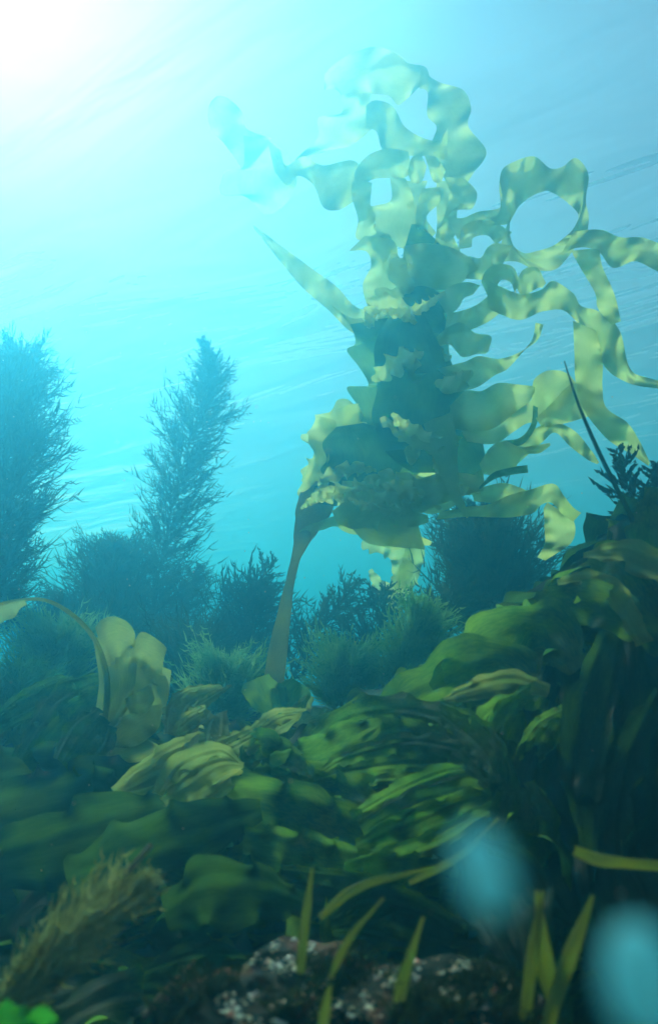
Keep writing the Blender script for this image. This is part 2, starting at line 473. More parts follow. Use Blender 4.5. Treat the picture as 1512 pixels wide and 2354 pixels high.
def Z1(Q): return [(437 + .711 * x, 46 + .711 * y) for x, y in Q]
def Z2(Q): return [(575 + .6197 * x, 690 + .6197 * y) for x, y in Q]
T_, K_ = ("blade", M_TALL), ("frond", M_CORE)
EDG = [
 # the crown
 (Z1, [(435,225),(440,180),(490,140),(545,112),(600,100),(650,115),(700,150),(755,160),(775,200)], [(440,226),(470,222),(500,248),(545,238),(580,226),(640,232),(672,262),(700,248),(745,212)], 3.95, 3.8, .06, T_),
 (Z1, [(520,135),(560,105),(610,92),(660,108),(700,140)], [(520,150),(570,135),(610,128),(650,140),(690,165)], 4.05, 4.0, .03, T_),
 (Z1, [(745,165),(800,205),(872,235),(897,290),(888,350),(942,430),(905,500),(880,545)], [(740,215),(768,230),(775,300),(806,340),(788,400),(800,440),(830,510),(842,560)], 3.8, 3.4, .07, T_),
 (Z1, [(498,240),(495,300),(430,320),(425,380),(365,435),(312,478)], [(578,235),(568,290),(576,340),(520,398),(468,418),(400,432)], 3.75, 3.8, .06, T_),
 (Z1, [(568,282),(600,268),(650,290),(690,350),(740,382),(800,395),(832,360)], [(568,345),(602,352),(628,412),(676,416),(700,432),(760,435),(832,445)], 3.65, 3.5, .06, T_),
 # streamers off to the left
 (Z1, [(562,500),(520,468),(430,480),(370,448),(312,474),(290,430),(250,392)], [(532,578),(482,600),(432,592),(398,528),(350,500),(312,525),(270,480)], 3.5, 3.75, .06, T_),
 (Z1, [(180,375),(184,470),(132,492),(122,560),(190,572),(240,628)], [(250,390),(292,430),(312,480),(322,530),(300,590),(262,628)], 3.78, 3.8, .06, T_),
 (Z1, [(256,392),(200,370),(172,350),(166,315),(140,278),(108,250),(85,246)], [(180,480),(152,440),(114,392),(78,352),(64,300),(70,265),(84,250)], 3.8, 3.9, .05, T_),
 (Z1, [(203,662),(300,738),(390,808),(470,868),(540,938),(625,938)], [(206,672),(288,772),(368,862),(450,932),(520,1000),(605,1032)], 3.5, 3.25, .03, T_),
 (Z2, [(300,20),(372,70),(440,72),(522,58)], [(350,62),(384,116),(440,142),(522,92)], 3.25, 3.12, .03, T_),
 # left side of the upper column
 (Z1, [(532,545),(540,490),(580,445),(640,424),(706,430)], [(562,530),(590,512),(640,504),(690,502),(714,480)], 3.4, 3.45, .05, T_),
 (Z1, [(528,515),(528,570),(546,640),(544,702),(622,708)], [(582,525),(578,590),(590,640),(602,680),(618,690)], 3.35, 3.35, .04, T_),
 (Z1, [(650,510),(656,580),(612,602),(588,612),(602,672),(640,720)], [(692,512),(716,580),(720,640),(700,690),(720,720),(740,760)], 3.4, 3.3, .05, T_),
 (Z1, [(518,742),(576,745),(592,790),(570,850),(580,910),(602,955)], [(560,702),(652,720),(664,800),(684,870),(694,920),(722,960)], 3.25, 3.2, .05, T_),
 (Z1, [(600,690),(640,700),(660,750),(690,790),(740,790)], [(560,712),(610,760),(640,820),(690,860),(760,850)], 3.3, 3.2, .05, T_),
 (Z1, [(650,770),(645,830),(670,860),(700,900)], [(690,770),(700,820),(720,850),(740,900)], 3.15, 3.1, .04, T_),
 # curls in the middle of the column, leaving gaps between them
 (Z1, [(704,495),(720,450),(748,438)], [(712,524),(742,520),(762,470)], 3.42, 3.42, .03, T_),
 (Z1, [(758,440),(792,448),(824,492)], [(768,470),(788,516),(812,522)], 3.4, 3.4, .03, T_),
 (Z1, [(756,545),(738,600),(736,670),(772,712)], [(802,540),(798,590),(760,640),(792,690)], 3.35, 3.3, .05, T_),
 (Z1, [(830,508),(845,560),(830,620),(800,690),(832,718)], [(882,512),(918,560),(900,612),(862,600),(852,700)], 3.4, 3.25, .05, T_),
 (Z1, [(700,520),(705,600),(720,680),(700,760)], [(760,520),(742,590),(745,690),(790,760)], 3.45, 3.3, .05, T_),
 (Z1, [(800,520),(800,600),(800,680),(790,760)], [(838,520),(838,600),(832,660),(870,760)], 3.45, 3.25, .05, T_),
 (Z1, [(690,740),(760,735),(840,745),(905,770)], [(680,830),(760,860),(850,850),(930,800)], 3.2, 3.05, .06, T_),
 (Z1, [(905,735),(912,700),(960,692),(992,722)], [(870,740),(885,670),(960,650),(1035,690)], 3.15, 3.05, .03, T_),
 (Z1, [(900,770),(940,775),(965,740),(990,720)], [(890,830),(960,830),(1000,790),(1035,730)], 3.1, 3.0, .04, T_),
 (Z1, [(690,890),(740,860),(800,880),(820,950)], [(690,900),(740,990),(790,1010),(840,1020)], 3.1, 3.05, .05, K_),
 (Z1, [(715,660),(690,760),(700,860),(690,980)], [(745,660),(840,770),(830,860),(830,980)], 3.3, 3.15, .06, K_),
 # the big loop and its ribbons
 (Z1, [(830,640),(880,645),(930,625),(1000,610),(1000,560),(1010,500),(1050,470),(1110,453),(1160,486),(1200,482),(1242,458),(1282,510),(1275,590),(1282,640),(1272,690),(1240,722)],
      [(860,702),(900,684),(950,662),(1020,650),(1040,620),(1060,590),(1100,560),(1150,546),(1170,550),(1196,560),(1226,582),(1256,620),(1246,660),(1226,690),(1182,730)], 3.15, 2.9, .05, T_),
 (Z1, [(1272,690),(1215,762),(1170,802),(1110,802),(1050,772),(990,770)], [(1226,695),(1180,730),(1130,750),(1082,758),(1038,720),(1030,640)], 2.9, 3.05, .04, T_),
 (Z1, [(1235,690),(1320,683),(1390,710),(1460,712),(1530,740),(1620,810)], [(1200,752),(1260,730),(1320,742),(1370,792),(1440,774),(1500,800),(1590,850)], 2.86, 2.7, .05, T_),
 (Z1, [(1312,738),(1326,800),(1362,880),(1388,975)], [(1238,745),(1266,800),(1312,880),(1322,930),(1362,985)], 2.84, 2.78, .03, T_),
 (Z1, [(942,852),(955,820),(990,794),(1040,802),(1062,842)], [(960,890),(985,860),(1005,835),(1036,845),(1050,880)], 2.98, 2.95, .03, T_),
 (Z1, [(1050,860),(1078,814),(1120,808),(1148,852)], [(1070,895),(1100,872),(1128,862),(1138,866)], 2.94, 2.92, .03, T_),
 (Z1, [(960,850),(1060,892),(1130,880),(1172,852),(1236,890),(1262,930),(1320,952),(1380,1010),(1420,1130),(1480,1160),(1600,1185)], [(960,925),(1060,962),(1140,934),(1200,930),(1240,960),(1280,1010),(1310,1050),(1350,1120),(1400,1160),(1460,1182),(1600,1198)], 2.95, 2.74, .05, T_),
 (Z1, [(800,905),(840,868),(890,852),(935,860)], [(830,955),(868,920),(885,895),(915,885)], 3.02, 3.0, .03, T_),
 (Z1, [(830,955),(880,945),(930,925),(985,880)], [(820,1010),(890,1000),(960,970),(1010,930)], 3.0, 2.96, .04, T_),
 # scalloped body, layer over layer, overlap shade put into its darker colour
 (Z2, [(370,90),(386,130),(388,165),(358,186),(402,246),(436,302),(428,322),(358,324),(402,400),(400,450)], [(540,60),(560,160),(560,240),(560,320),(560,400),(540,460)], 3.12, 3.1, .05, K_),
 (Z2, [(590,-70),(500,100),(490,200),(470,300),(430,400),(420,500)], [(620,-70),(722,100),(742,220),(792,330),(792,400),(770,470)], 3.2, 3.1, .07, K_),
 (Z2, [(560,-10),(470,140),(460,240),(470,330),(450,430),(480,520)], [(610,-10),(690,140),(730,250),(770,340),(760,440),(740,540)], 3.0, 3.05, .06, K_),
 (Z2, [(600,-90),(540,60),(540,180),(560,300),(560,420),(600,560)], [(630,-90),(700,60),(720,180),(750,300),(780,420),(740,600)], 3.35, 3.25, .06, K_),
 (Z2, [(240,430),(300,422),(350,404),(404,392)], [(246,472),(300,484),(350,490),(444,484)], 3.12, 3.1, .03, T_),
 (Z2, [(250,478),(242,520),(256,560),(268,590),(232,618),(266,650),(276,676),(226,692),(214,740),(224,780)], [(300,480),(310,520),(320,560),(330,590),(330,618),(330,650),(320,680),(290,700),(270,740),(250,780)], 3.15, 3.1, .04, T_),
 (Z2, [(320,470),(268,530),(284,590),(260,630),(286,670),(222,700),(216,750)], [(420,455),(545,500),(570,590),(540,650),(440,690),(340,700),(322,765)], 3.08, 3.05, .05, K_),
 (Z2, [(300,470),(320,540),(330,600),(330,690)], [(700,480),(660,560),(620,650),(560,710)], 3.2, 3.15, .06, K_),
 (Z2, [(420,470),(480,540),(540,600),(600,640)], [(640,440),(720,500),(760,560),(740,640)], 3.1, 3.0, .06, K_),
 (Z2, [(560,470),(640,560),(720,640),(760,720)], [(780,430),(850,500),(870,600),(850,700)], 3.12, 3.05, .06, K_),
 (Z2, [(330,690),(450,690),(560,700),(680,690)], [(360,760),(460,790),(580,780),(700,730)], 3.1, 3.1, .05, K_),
 # long blades streaming off to the right
 (Z2, [(690,140),(730,108),(780,92),(830,130),(886,140),(882,190)], [(702,168),(742,160),(790,202),(840,195),(872,198)], 2.98, 2.95, .03, T_),
 (Z2, [(700,262),(800,236),(850,214),(920,220),(985,200),(1060,150),(1084,90)], [(780,330),(840,312),(900,272),(950,250),(1012,188),(1048,140),(1060,84)], 3.0, 2.9, .03, T_),
 (Z2, [(740,400),(800,350),(860,350),(920,320),(990,320),(1054,322)], [(740,470),(830,474),(900,462),(970,412),(1030,372),(1054,338)], 2.96, 2.9, .04, T_),
 (Z2, [(780,480),(880,440),(960,402),(1040,380),(1056,310),(1100,275),(1150,268),(1182,276)], [(800,520),(900,524),(970,482),(1020,452),(1062,442),(1120,402),(1180,352),(1202,300)], 3.02, 2.86, .04, T_),
 (Z2, [(1060,440),(1120,388),(1180,330),(1232,320),(1292,380)], [(1080,472),(1150,452),(1210,432),(1262,420),(1296,412)], 2.9, 2.82, .03, T_),
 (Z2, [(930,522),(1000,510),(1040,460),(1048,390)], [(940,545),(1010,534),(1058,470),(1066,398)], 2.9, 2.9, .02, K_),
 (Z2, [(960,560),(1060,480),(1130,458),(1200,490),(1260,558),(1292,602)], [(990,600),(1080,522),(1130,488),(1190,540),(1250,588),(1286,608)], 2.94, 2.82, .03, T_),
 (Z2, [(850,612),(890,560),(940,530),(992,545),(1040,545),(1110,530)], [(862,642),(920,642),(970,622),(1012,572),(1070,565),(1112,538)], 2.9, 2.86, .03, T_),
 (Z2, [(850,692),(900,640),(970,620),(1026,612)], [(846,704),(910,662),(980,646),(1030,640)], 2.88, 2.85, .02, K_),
 (Z2, [(560,720),(700,652),(800,650),(866,662)], [(580,775),(720,742),(810,712),(866,702)], 2.97, 2.92, .04, T_),
 (Z2, [(820,710),(930,685),(1000,700),(1030,712)], [(830,742),(930,748),(1000,742),(1030,726)], 2.99, 2.95, .03, T_),
 (Z2, [(700,790),(800,770),(880,762),(960,730),(1040,710),(1120,688),(1160,730),(1192,770),(1224,792)], [(690,812),(800,800),(900,800),(980,796),(1050,780),(1082,752),(1120,748),(1160,792),(1200,818)], 2.93, 2.85, .03, T_),
 (Z2, [(1100,752),(1152,790),(1192,830),(1180,900),(1090,965)], [(1088,770),(1098,830),(1100,900),(1066,955)], 2.92, 2.95, .04, T_),
 (Z2, [(1204,80),(1210,200),(1214,300),(1240,400),(1330,510),(1420,572),(1476,614)], [(1274,110),(1296,220),(1296,320),(1312,400),(1390,460),(1440,530),(1480,604)], 2.79, 2.7, .03, T_),
 (Z2, [(480,440),(505,436),(540,470),(560,520)], [(490,470),(515,470),(535,500),(590,530)], 2.9, 2.9, .02, T_),
 (Z2, [(570,560),(590,545),(630,545)], [(580,595),(600,605),(630,570)], 2.9, 2.9, .02, T_),
 (Z2, [(340,680),(400,690),(480,722),(560,742),(610,790)], [(330,772),(380,832),(440,884),(520,896),(600,905),(645,912)], 2.98, 2.95, .05, T_),
 (Z2, [(480,735),(525,775),(610,790),(660,800)], [(496,770),(530,826),(600,836),(660,822)], 2.9, 2.9, .03, T_),
 (Z2, [(590,690),(640,670),(700,650),(740,640)], [(600,760),(640,775),(690,740),(760,700)], 2.92, 2.9, .04, T_),
]
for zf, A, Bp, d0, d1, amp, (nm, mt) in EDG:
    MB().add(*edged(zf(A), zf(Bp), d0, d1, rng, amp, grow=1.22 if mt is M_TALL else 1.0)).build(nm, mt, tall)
# frills standing out in front of the dark body
for k in range(17):
    if k < 13: px, py = rng.uniform(745, 1070), rng.uniform(985, 1185)
    else: px, py = rng.uniform(890, 1060), rng.uniform(600, 900)
    if k < 13 and px < 900 and 1010 < py < 1100: py += 85
    an = rng.uniform(-.5, .7); ln = rng.uniform(45, 85); w = rng.uniform(26, 50); dd = rng.uniform(2.84, 2.92)
    bow = rng.choice((-1, 1)) * rng.uniform(10, 34)
    pts = [(px + t_ * ln * math.cos(an) - bow * (1 - t_ * t_) * math.sin(an), py + t_ * ln * math.sin(an) + bow * (1 - t_ * t_) * math.cos(an), w * (1.1 - .9 * t_ * t_), dd + .05 * t_) for t_ in (-1, -.4, .3, 1)]
    C, W, Ro = traced(pts)
    MB().add(*ribbon(C, W, [rng.uniform(-.9, .9)] * 4, rng, ruf=.2, wl=1.0, scal=.2)).build("blade", M_TALL, tall)
# small curled side blades along the central frond
axis = catmull([P(x, y, 3.12 + (0.25 if y < 600 else 0)) for x, y in core], 60)
for k in range(6):
    i = rng.randint(16, 36)
    c = axis[i]
    az = rng.uniform(0, 2 * math.pi)
    ln = rng.uniform(.12, .19)
    dirv = np.array([math.cos(az), 0.8 * math.sin(az), rng.uniform(-.35, .35)])
    side = np.array([-dirv[1], dirv[0], 0]); sg = rng.choice((-1, 1))
    C = [c, c + dirv * ln * .45 + np.array([0, 0, .03]), c + dirv * ln * .85 + side * sg * ln * .25 + np.array([0, 0, rng.uniform(-.08, .05)]),
         c + dirv * ln * .9 + side * sg * ln * .7 + np.array([0, 0, rng.uniform(-.14, .08)])]
    w = rng.uniform(.05, .085)
    MB().add(*ribbon(C, [w * .5, w, w, w * .25], [rng.uniform(-1, 1)] * 4, rng, ruf=.2, wl=1.1, scal=.2)).build("blade", M_TALL, tall)

# pale kelp further back, half lost in the water
back = thing("distant_kelp", "faded ragged kelp hanging in the haze beneath the tall ruffled kelp", "kelp", P(905, 1400, 4.3))
for pts in ([(905, 1400, 16), (915, 1350, 36), (925, 1290, 50), (905, 1255, 60), (850, 1250, 40), (832, 1262, 10)],
            [(915, 1390, 20), (930, 1340, 50), (948, 1290, 50), (950, 1250, 40), (920, 1225, 20)],
            [(905, 1395, 10), (895, 1370, 40), (870, 1345, 30), (850, 1310, 10)]):
    C, W, Ro = traced(pts, 4.3)
    MB().add(*ribbon(C, W, Ro, rng, ruf=.2, wl=1.1)).build("blade", M_TALL, back)

# ------------------------------------------------------------------ 2. feathery weeds
def feather(name, label, cat, spine, mat, nb, seed, blen=1.0, lift=0.55, fine=12, rad=0.006, thick=0.0022, group=None, flat=0.8, lets=0.32):
    """spine: [(px, py, half-width px, depth)] base first: a stem with side branches that carry bristly branchlets"""
    g = random.Random(seed)
    base = P(spine[0][0], spine[0][1], spine[0][3])
    t = thing(name, label, cat, base, group)
    C = [P(p[0], p[1], p[3]) for p in spine]
    E = [p[2] * scale_at(p[0], p[1], p[3]) for p in spine]
    S = catmull(np.column_stack([C, E]), 80)
    stem = MB(); stem.add(*tube(C, [rad * (1 - .8 * i / (len(C) - 1)) for i in range(len(C))], 6))
    stem.build("stem", mat, t)
    fr = MB()
    V, Fc = [], []
    def strip(a, b_, c, w):
        n0 = len(V)
        d = c - a; d = d / (np.linalg.norm(d) + 1e-9)
        s = np.cross(d, np.array([g.uniform(-1, 1), g.uniform(-1, 1), g.uniform(-1, 1)])); s = s / (np.linalg.norm(s) + 1e-9) * w
        V.extend([a - s, a + s, b_ - s * .9, b_ + s * .9, c])
        Fc.extend([(n0, n0 + 1, n0 + 3, n0 + 2), (n0 + 2, n0 + 3, n0 + 4)])
    for k in range(nb):
        u = (k + g.random()) / nb
        u = 0.02 + 0.97 * u
        i = min(78, int(u * 79))
        c, e = S[i, :3], S[i, 3]
        T = S[i + 1, :3] - S[i, :3]; T /= np.linalg.norm(T) + 1e-9
        az = g.uniform(0, 2 * math.pi)
        d = np.array([math.cos(az), flat * math.sin(az), 0.0])
        d = d - T * d.dot(T); d /= np.linalg.norm(d) + 1e-9
        d = d + T * lift * g.uniform(.5, 1.6); d /= np.linalg.norm(d)
        ln = max(.02, e * blen * (.45 + .85 * g.random() ** 1.3))
        bend = T * ln * g.uniform(.0, .35) + np.array([g.uniform(-.1, .1), g.uniform(-.1, .1), g.uniform(-.05, .1)]) * ln
        pts = [c + d * ln * s + bend * s * s for s in np.linspace(0, 1, 5)]
        for a in range(0, 4, 2):
            strip(pts[a], pts[a + 1], pts[a + 2] if a + 2 < 5 else pts[4], thick * 1.3)
        for q in range(fine):
            s = 0.12 + 0.88 * (q + g.random()) / fine
            p = c + d * ln * s + bend * s * s
            o = np.array([g.gauss(0, 1), g.gauss(0, 1), g.gauss(0, 1)])
            o = o - d * o.dot(d); o /= np.linalg.norm(o) + 1e-9
            l2 = ln * lets * g.uniform(.5, 1.1) * (1.15 - .55 * s)
            q1 = p + (o * .75 + d * .6) * l2 * .55
            q2 = p + (o * .75 + d * .95 + T * .25) * l2
            strip(p, q1, q2, thick)
    fr.add(np.array(V), Fc)
    fr.build("fronds", mat, t, smooth=False)
    return t

WG = "feathery weed plumes in the far water"
feather("feathery_weed", "dark feathery weed plume cut by the photo edge, broadest of the far plumes", "seaweed",
        [(-50, 1480, 60, 3.85), (-20, 1380, 120, 3.85), (0, 1250, 140, 3.85), (15, 1120, 150, 3.90), (25, 1000, 140, 3.94), (35, 900, 110, 4.03), (50, 805, 40, 4.12)], M_WEED, 945, 11, group=WG, fine=16, thick=.0030)
feather("feathery_weed", "tall slim blue-grey feathery weed plume standing alone with a pointed tip", "seaweed",
        [(345, 1530, 110, 4.72), (352, 1400, 120, 4.72), (378, 1250, 100, 4.72), (408, 1120, 104, 4.72), (440, 1000, 104, 4.76), (474, 900, 64, 4.81), (478, 830, 30, 4.81), (462, 775, 10, 4.81)], M_WEED, 640, 12, group=WG, fine=16, thick=.0032)
feather("feathery_weed", "low spreading feathery weed at the foot of the tall slim plume", "seaweed",
        [(310, 1560, 110, 4.52), (270, 1470, 150, 4.52), (255, 1380, 130, 4.52), (255, 1310, 90, 4.52), (265, 1245, 16, 4.52)], M_WEED, 621, 13, group=WG, fine=14, thick=.003)
feather("feathery_weed", "slanting feathery weed spray leaning towards the pale kelp stalk", "seaweed",
        [(430, 1590, 60, 4.2), (480, 1500, 110, 4.2), (530, 1420, 100, 4.2), (585, 1350, 70, 4.2), (640, 1285, 14, 4.2)], M_WEED, 110, 14, group=WG, fine=11, lets=.30, thick=.0042)
feather("feathery_weed", "small feathery weed beside the foot of the slim plume", "seaweed",
        [(400, 1560, 60, 4.91), (420, 1460, 90, 4.91), (445, 1370, 60, 4.91), (462, 1300, 12, 4.91)], M_WEED, 243, 15, group=WG, fine=14, thick=.0026)
feather("feathery_weed", "open branching feathery weed just behind the pale kelp stalk", "seaweed",
        [(640, 1620, 60, 4.0), (690, 1520, 110, 4.0), (730, 1450, 110, 4.0), (780, 1390, 80, 4.0), (832, 1335, 14, 4.0)], M_WEED, 110, 16, group=WG, fine=11, lets=.30, thick=.0042)
feather("feathery_weed", "wispy feathery weed low against the pale water beside the photo edge", "seaweed",
        [(40, 1560, 60, 4.80), (70, 1480, 90, 4.80), (105, 1420, 70, 4.80), (135, 1360, 10, 4.80)], M_WEED, 189, 17, group=WG, fine=12, thick=.0024)
feather("weed_bush", "big dark rounded weed bush beneath the right blades of the tall kelp", "seaweed",
        [(1110, 1520, 150, 3.7), (1120, 1430, 190, 3.7), (1125, 1350, 160, 3.7), (1115, 1265, 100, 3.7), (1100, 1170, 24, 3.7)], M_WEED, 620, 18, fine=18, thick=.0034, lift=.95)
feather("feathery_weed", "soft teal feathery weed in front of the big dark bush", "seaweed",
        [(930, 1560, 60, 3.4), (985, 1470, 100, 3.4), (1030, 1400, 90, 3.4), (1080, 1330, 20, 3.4)], M_WEED, 110, 19, group=WG, fine=11, lets=.30, thick=.0042)
feather("feathery_weed", "dense feathery weed filling the gap between the slanting spray and the pale stalk", "seaweed",
        [(560, 1640, 70, 4.1), (565, 1560, 120, 4.1), (575, 1480, 120, 4.1), (590, 1400, 80, 4.1), (600, 1340, 14, 4.1)], M_WEED, 330, 41, group=WG, fine=13, thick=.003)
feather("feathery_weed", "feathery weed leaning left, between the rounded bush and the slim plume", "seaweed",
        [(240, 1640, 70, 4.1), (220, 1560, 120, 4.1), (200, 1490, 110, 4.1), (170, 1420, 60, 4.1), (145, 1370, 12, 4.1)], M_WEED, 300, 42, group=WG, fine=13, thick=.003)
feather("feathery_weed", "feathery weed with upswept sprays directly below the faded distant kelp", "seaweed",
        [(850, 1640, 70, 3.9), (850, 1560, 120, 3.9), (862, 1480, 110, 3.9), (880, 1400, 70, 3.9), (890, 1350, 12, 3.9)], M_WEED, 160, 43, group=WG, fine=11, thick=.004, lets=.3)
feather("feathery_weed", "low dark feathery weed in the gap right of the lobed blade", "seaweed",
        [(430, 1680, 70, 3.7), (430, 1600, 130, 3.7), (440, 1530, 120, 3.7), (450, 1460, 40, 3.7)], M_WEED, 330, 44, group=WG, fine=13, thick=.003)
BG = "mossy green bushes on the reef"
feather("mossy_bush", "rounded mossy green bush behind the kelp with the arching stalk", "seaweed",
        [(120, 1610, 90, 3.6), (125, 1560, 120, 3.6), (130, 1500, 110, 3.6), (135, 1450, 40, 3.6)], M_BUSH, 420, 21, group=BG, fine=14, thick=.0028)
feather("mossy_bush", "mossy green bush with upright fingers beside the big dark bush", "seaweed",
        [(900, 1610, 60, 3.1), (925, 1530, 90, 3.1), (960, 1460, 90, 3.1), (990, 1400, 30, 3.1)], M_BUSH, 300, 22, group=BG, fine=14, thick=.0032)
feather("mossy_bush", "wide low mossy bush between the pale stalk and the green kelp slope", "seaweed",
        [(790, 1650, 90, 3.2), (790, 1600, 115, 3.2), (800, 1545, 100, 3.2), (805, 1495, 30, 3.2)], M_BUSH, 360, 23, group=BG, fine=14, thick=.0028)
feather("mossy_bush", "shaded mossy bush low at the photo edge below the rounded bush", "seaweed",
        [(20, 1700, 80, 3.0), (30, 1650, 120, 3.0), (40, 1590, 90, 3.0), (45, 1540, 30, 3.0)], M_BUSH, 300, 24, group=BG, fine=14, thick=.0028)
feather("mossy_bush", "dark mossy clump in the gap behind the ribbon-tipped kelp", "seaweed",
        [(500, 1690, 80, 3.2), (510, 1630, 120, 3.2), (520, 1570, 100, 3.2), (525, 1520, 30, 3.2)], M_BUSH, 320, 25, group=BG, fine=14, thick=.0028)
feather("knobbly_weed", "dark knobbly branching weed beside the thin leaning stalk", "seaweed",
        [(1470, 1260, 40, 2.2), (1455, 1190, 66, 2.2), (1440, 1110, 60, 2.2), (1415, 1030, 14, 2.2)], M_WEED, 70, 26, fine=9, thick=.0042, rad=.005, lets=.34)
feather("knobbly_weed", "dark knobbly weed half hidden at the photo edge above the green slope", "seaweed",
        [(1500, 1260, 40, 2.25), (1510, 1180, 60, 2.25), (1515, 1110, 50, 2.25), (1510, 1070, 10, 2.25)], M_WEED, 60, 27, fine=9, thick=.0042, rad=.005, lets=.34)
feather("olive_weed", "bristly olive weed plume lying across the near rock", "seaweed",
        [(-40, 2350, 90, 1.0), (60, 2260, 150, 1.02), (150, 2170, 140, 1.05), (230, 2100, 100, 1.08), (330, 2030, 30, 1.1)], M_OLIVE, 420, 28, fine=9, thick=.0016, rad=.0035, lift=1.8, lets=.34)

# ------------------------------------------------------------------ 3. kelp on the reef
def reef_kelp(name, label, blades, mat, seed, h=0.07, ruf=.10, wl=1.8, stipe_px=None, group=None, depth=None, mats=None, slim=True):
    g = random.Random(seed)
    first = blades[0][0]
    d0 = depth or ground_d(first[0], first[1], h) or 2.4
    t = thing(name, label, "kelp", P(first[0], first[1], d0), group)
    for k, pts in enumerate(blades):
        C, W, Ro = traced(pts, depth) if depth else on_ground(pts, h + .05 + .012 * k)
        if slim and mats is None:
            C0, W0 = np.array(C), np.array(W)
            Tn = np.gradient(C0, axis=0); Vn = C0 / np.linalg.norm(C0, axis=1)[:, None]
            Sd = np.cross(Tn, Vn); Sd /= np.linalg.norm(Sd, axis=1)[:, None] + 1e-6
            for off, ww in ((.42, .46), (-.40, .5)):
                sh = off * g.uniform(.8, 1.25)
                C2 = C0 + Sd * (W0 * sh)[:, None] - Vn * .012 * g.uniform(-1.5, 1.5)
                C2[-1] += (C0[-1] - C0[-2]) * g.uniform(-.25, .45)
                MB().add(*ribbon(C2, W0 * ww * g.uniform(.8, 1.15), [R(g.uniform(-30, 30)) for _ in C], g, ruf=ruf * 1.2, wl=wl * 1.3, m=15, cup=g.uniform(-.15, .15), jag=.10, pleat=.03, scal=.14)).build("blade", mat, t)
            W = list(W0 * .58)
        Ro = [R(g.uniform(-14, 14)) for _ in C]
        MB().add(*ribbon(C, W, Ro, g, ruf=ruf, wl=wl, m=21, cup=g.uniform(-.12, .12), jag=.10, pleat=.022, scal=.10)).build("blade", (mats[k] if mats else mat), t)
    return t

# dense low carpet of fronds between the plants one can tell apart
g = random.Random(91)
cp = MB(); cd = MB()
for k in range(520):
    y = 1.3 + 1.2 * g.random() ** 1.1
    x = g.uniform(-.5, .6) * y
    a = g.gauss(3.6 if x > .1 else 2.7, 1.0); ln = g.uniform(.40, .85) * (.8 + .08 * y)
    q = g.uniform(-.8, .8)
    C = []
    for t_ in (0, .35, .7, 1):
        xx = x + math.cos(a + q * t_) * ln * t_; yy = max(1.2, y + math.sin(a + q * t_) * ln * t_)
        C.append((xx, yy, terrain(xx, yy, False) + .012 + .07 * math.sin(math.pi * (t_ * .8 + .1)) * g.uniform(.3, 1)))
    w = ln * g.uniform(.10, .22)
    up = np.array([g.uniform(-.5, .5), g.uniform(-.7, .2), 1.0])
    (cp if k % 3 else cd).add(*ribbon(C, [w * .4, w, w * .9, w * .15], [0] * 4, g, ruf=.15, wl=1.6, m=11, pleat=.03, scal=.12, ref=up / np.linalg.norm(up)))
tag(cp.build("kelp_carpet", M_GREEN), "dense carpet of green kelp fronds covering the reef", "kelp carpet", kind='stuff')
tag(cd.build("kelp_carpet", M_DEEP), "dark fronds low in the kelp carpet", "kelp carpet", kind='stuff')

# kelp with the arching stalk
arch = thing("arching_kelp", "kelp with a thin stalk arching over and a yellow lobed blade full of holes", "kelp", P(190, 1785, 2.2))
sp = [(-30, 1398, 3), (40, 1380, 3.5), (105, 1380, 4.5), (165, 1412, 5.5), (215, 1465, 6), (241, 1530, 6.5), (247, 1600, 7), (236, 1680, 8), (214, 1740, 9), (188, 1790, 9)]
o = MB(); o.add(*tube([P(x, y, 2.2) for x, y, r in sp], [r * scale_at(200, 1600, 2.2) for x, y, r in sp], 8)); o.build("stipe", M_LIT, arch)
C, W, Ro = traced([(-30, 1430, 40), (20, 1400, 40), (60, 1384, 10)], 2.22)
MB().add(*ribbon(C, W, Ro, rng, ruf=.12, wl=1.5)).build("blade", M_LIT, arch)
def Z5(Q): return [(.503 * x, 1350 + .503 * y) for x, y in Q]
for A, Bp, d in (([(445,212),(470,182),(520,166),(580,184),(612,225),(612,272)], [(482,335),(512,322),(550,302),(585,278),(600,268),(608,274)], 2.21),
                 ([(598,305),(640,233),(692,246),(752,292),(748,335)], [(588,372),(630,352),(680,350),(722,372),(742,388)], 2.24),
                 ([(430,785),(475,640),(492,540),(500,430),(480,330),(452,232)], [(610,690),(690,600),(722,480),(700,390),(640,320),(580,270)], 2.25),
                 ([(432,785),(475,640),(492,540),(500,430),(480,318)], [(545,620),(572,560),(592,480),(602,400),(602,318)], 2.2),
                 ([(588,505),(598,400),(660,368),(740,384),(782,398)], [(640,476),(680,444),(716,440),(735,485),(774,474)], 2.26),
                 ([(435,775),(520,640),(600,598),(680,560),(738,540)], [(500,742),(580,722),(650,682),(712,632),(738,570)], 2.18),
                 ([(575,520),(640,492),(694,448)], [(590,566),(662,560),(706,500)], 2.16),
                 ([(418,768),(520,738),(640,700),(724,722)], [(470,812),(560,818),(660,790),(742,742)], 2.2)):
    MB().add(*edged(Z5(A), Z5(Bp), d, d + .03, rng, .034, grow=1.45)).build("blade", M_LIT, arch)

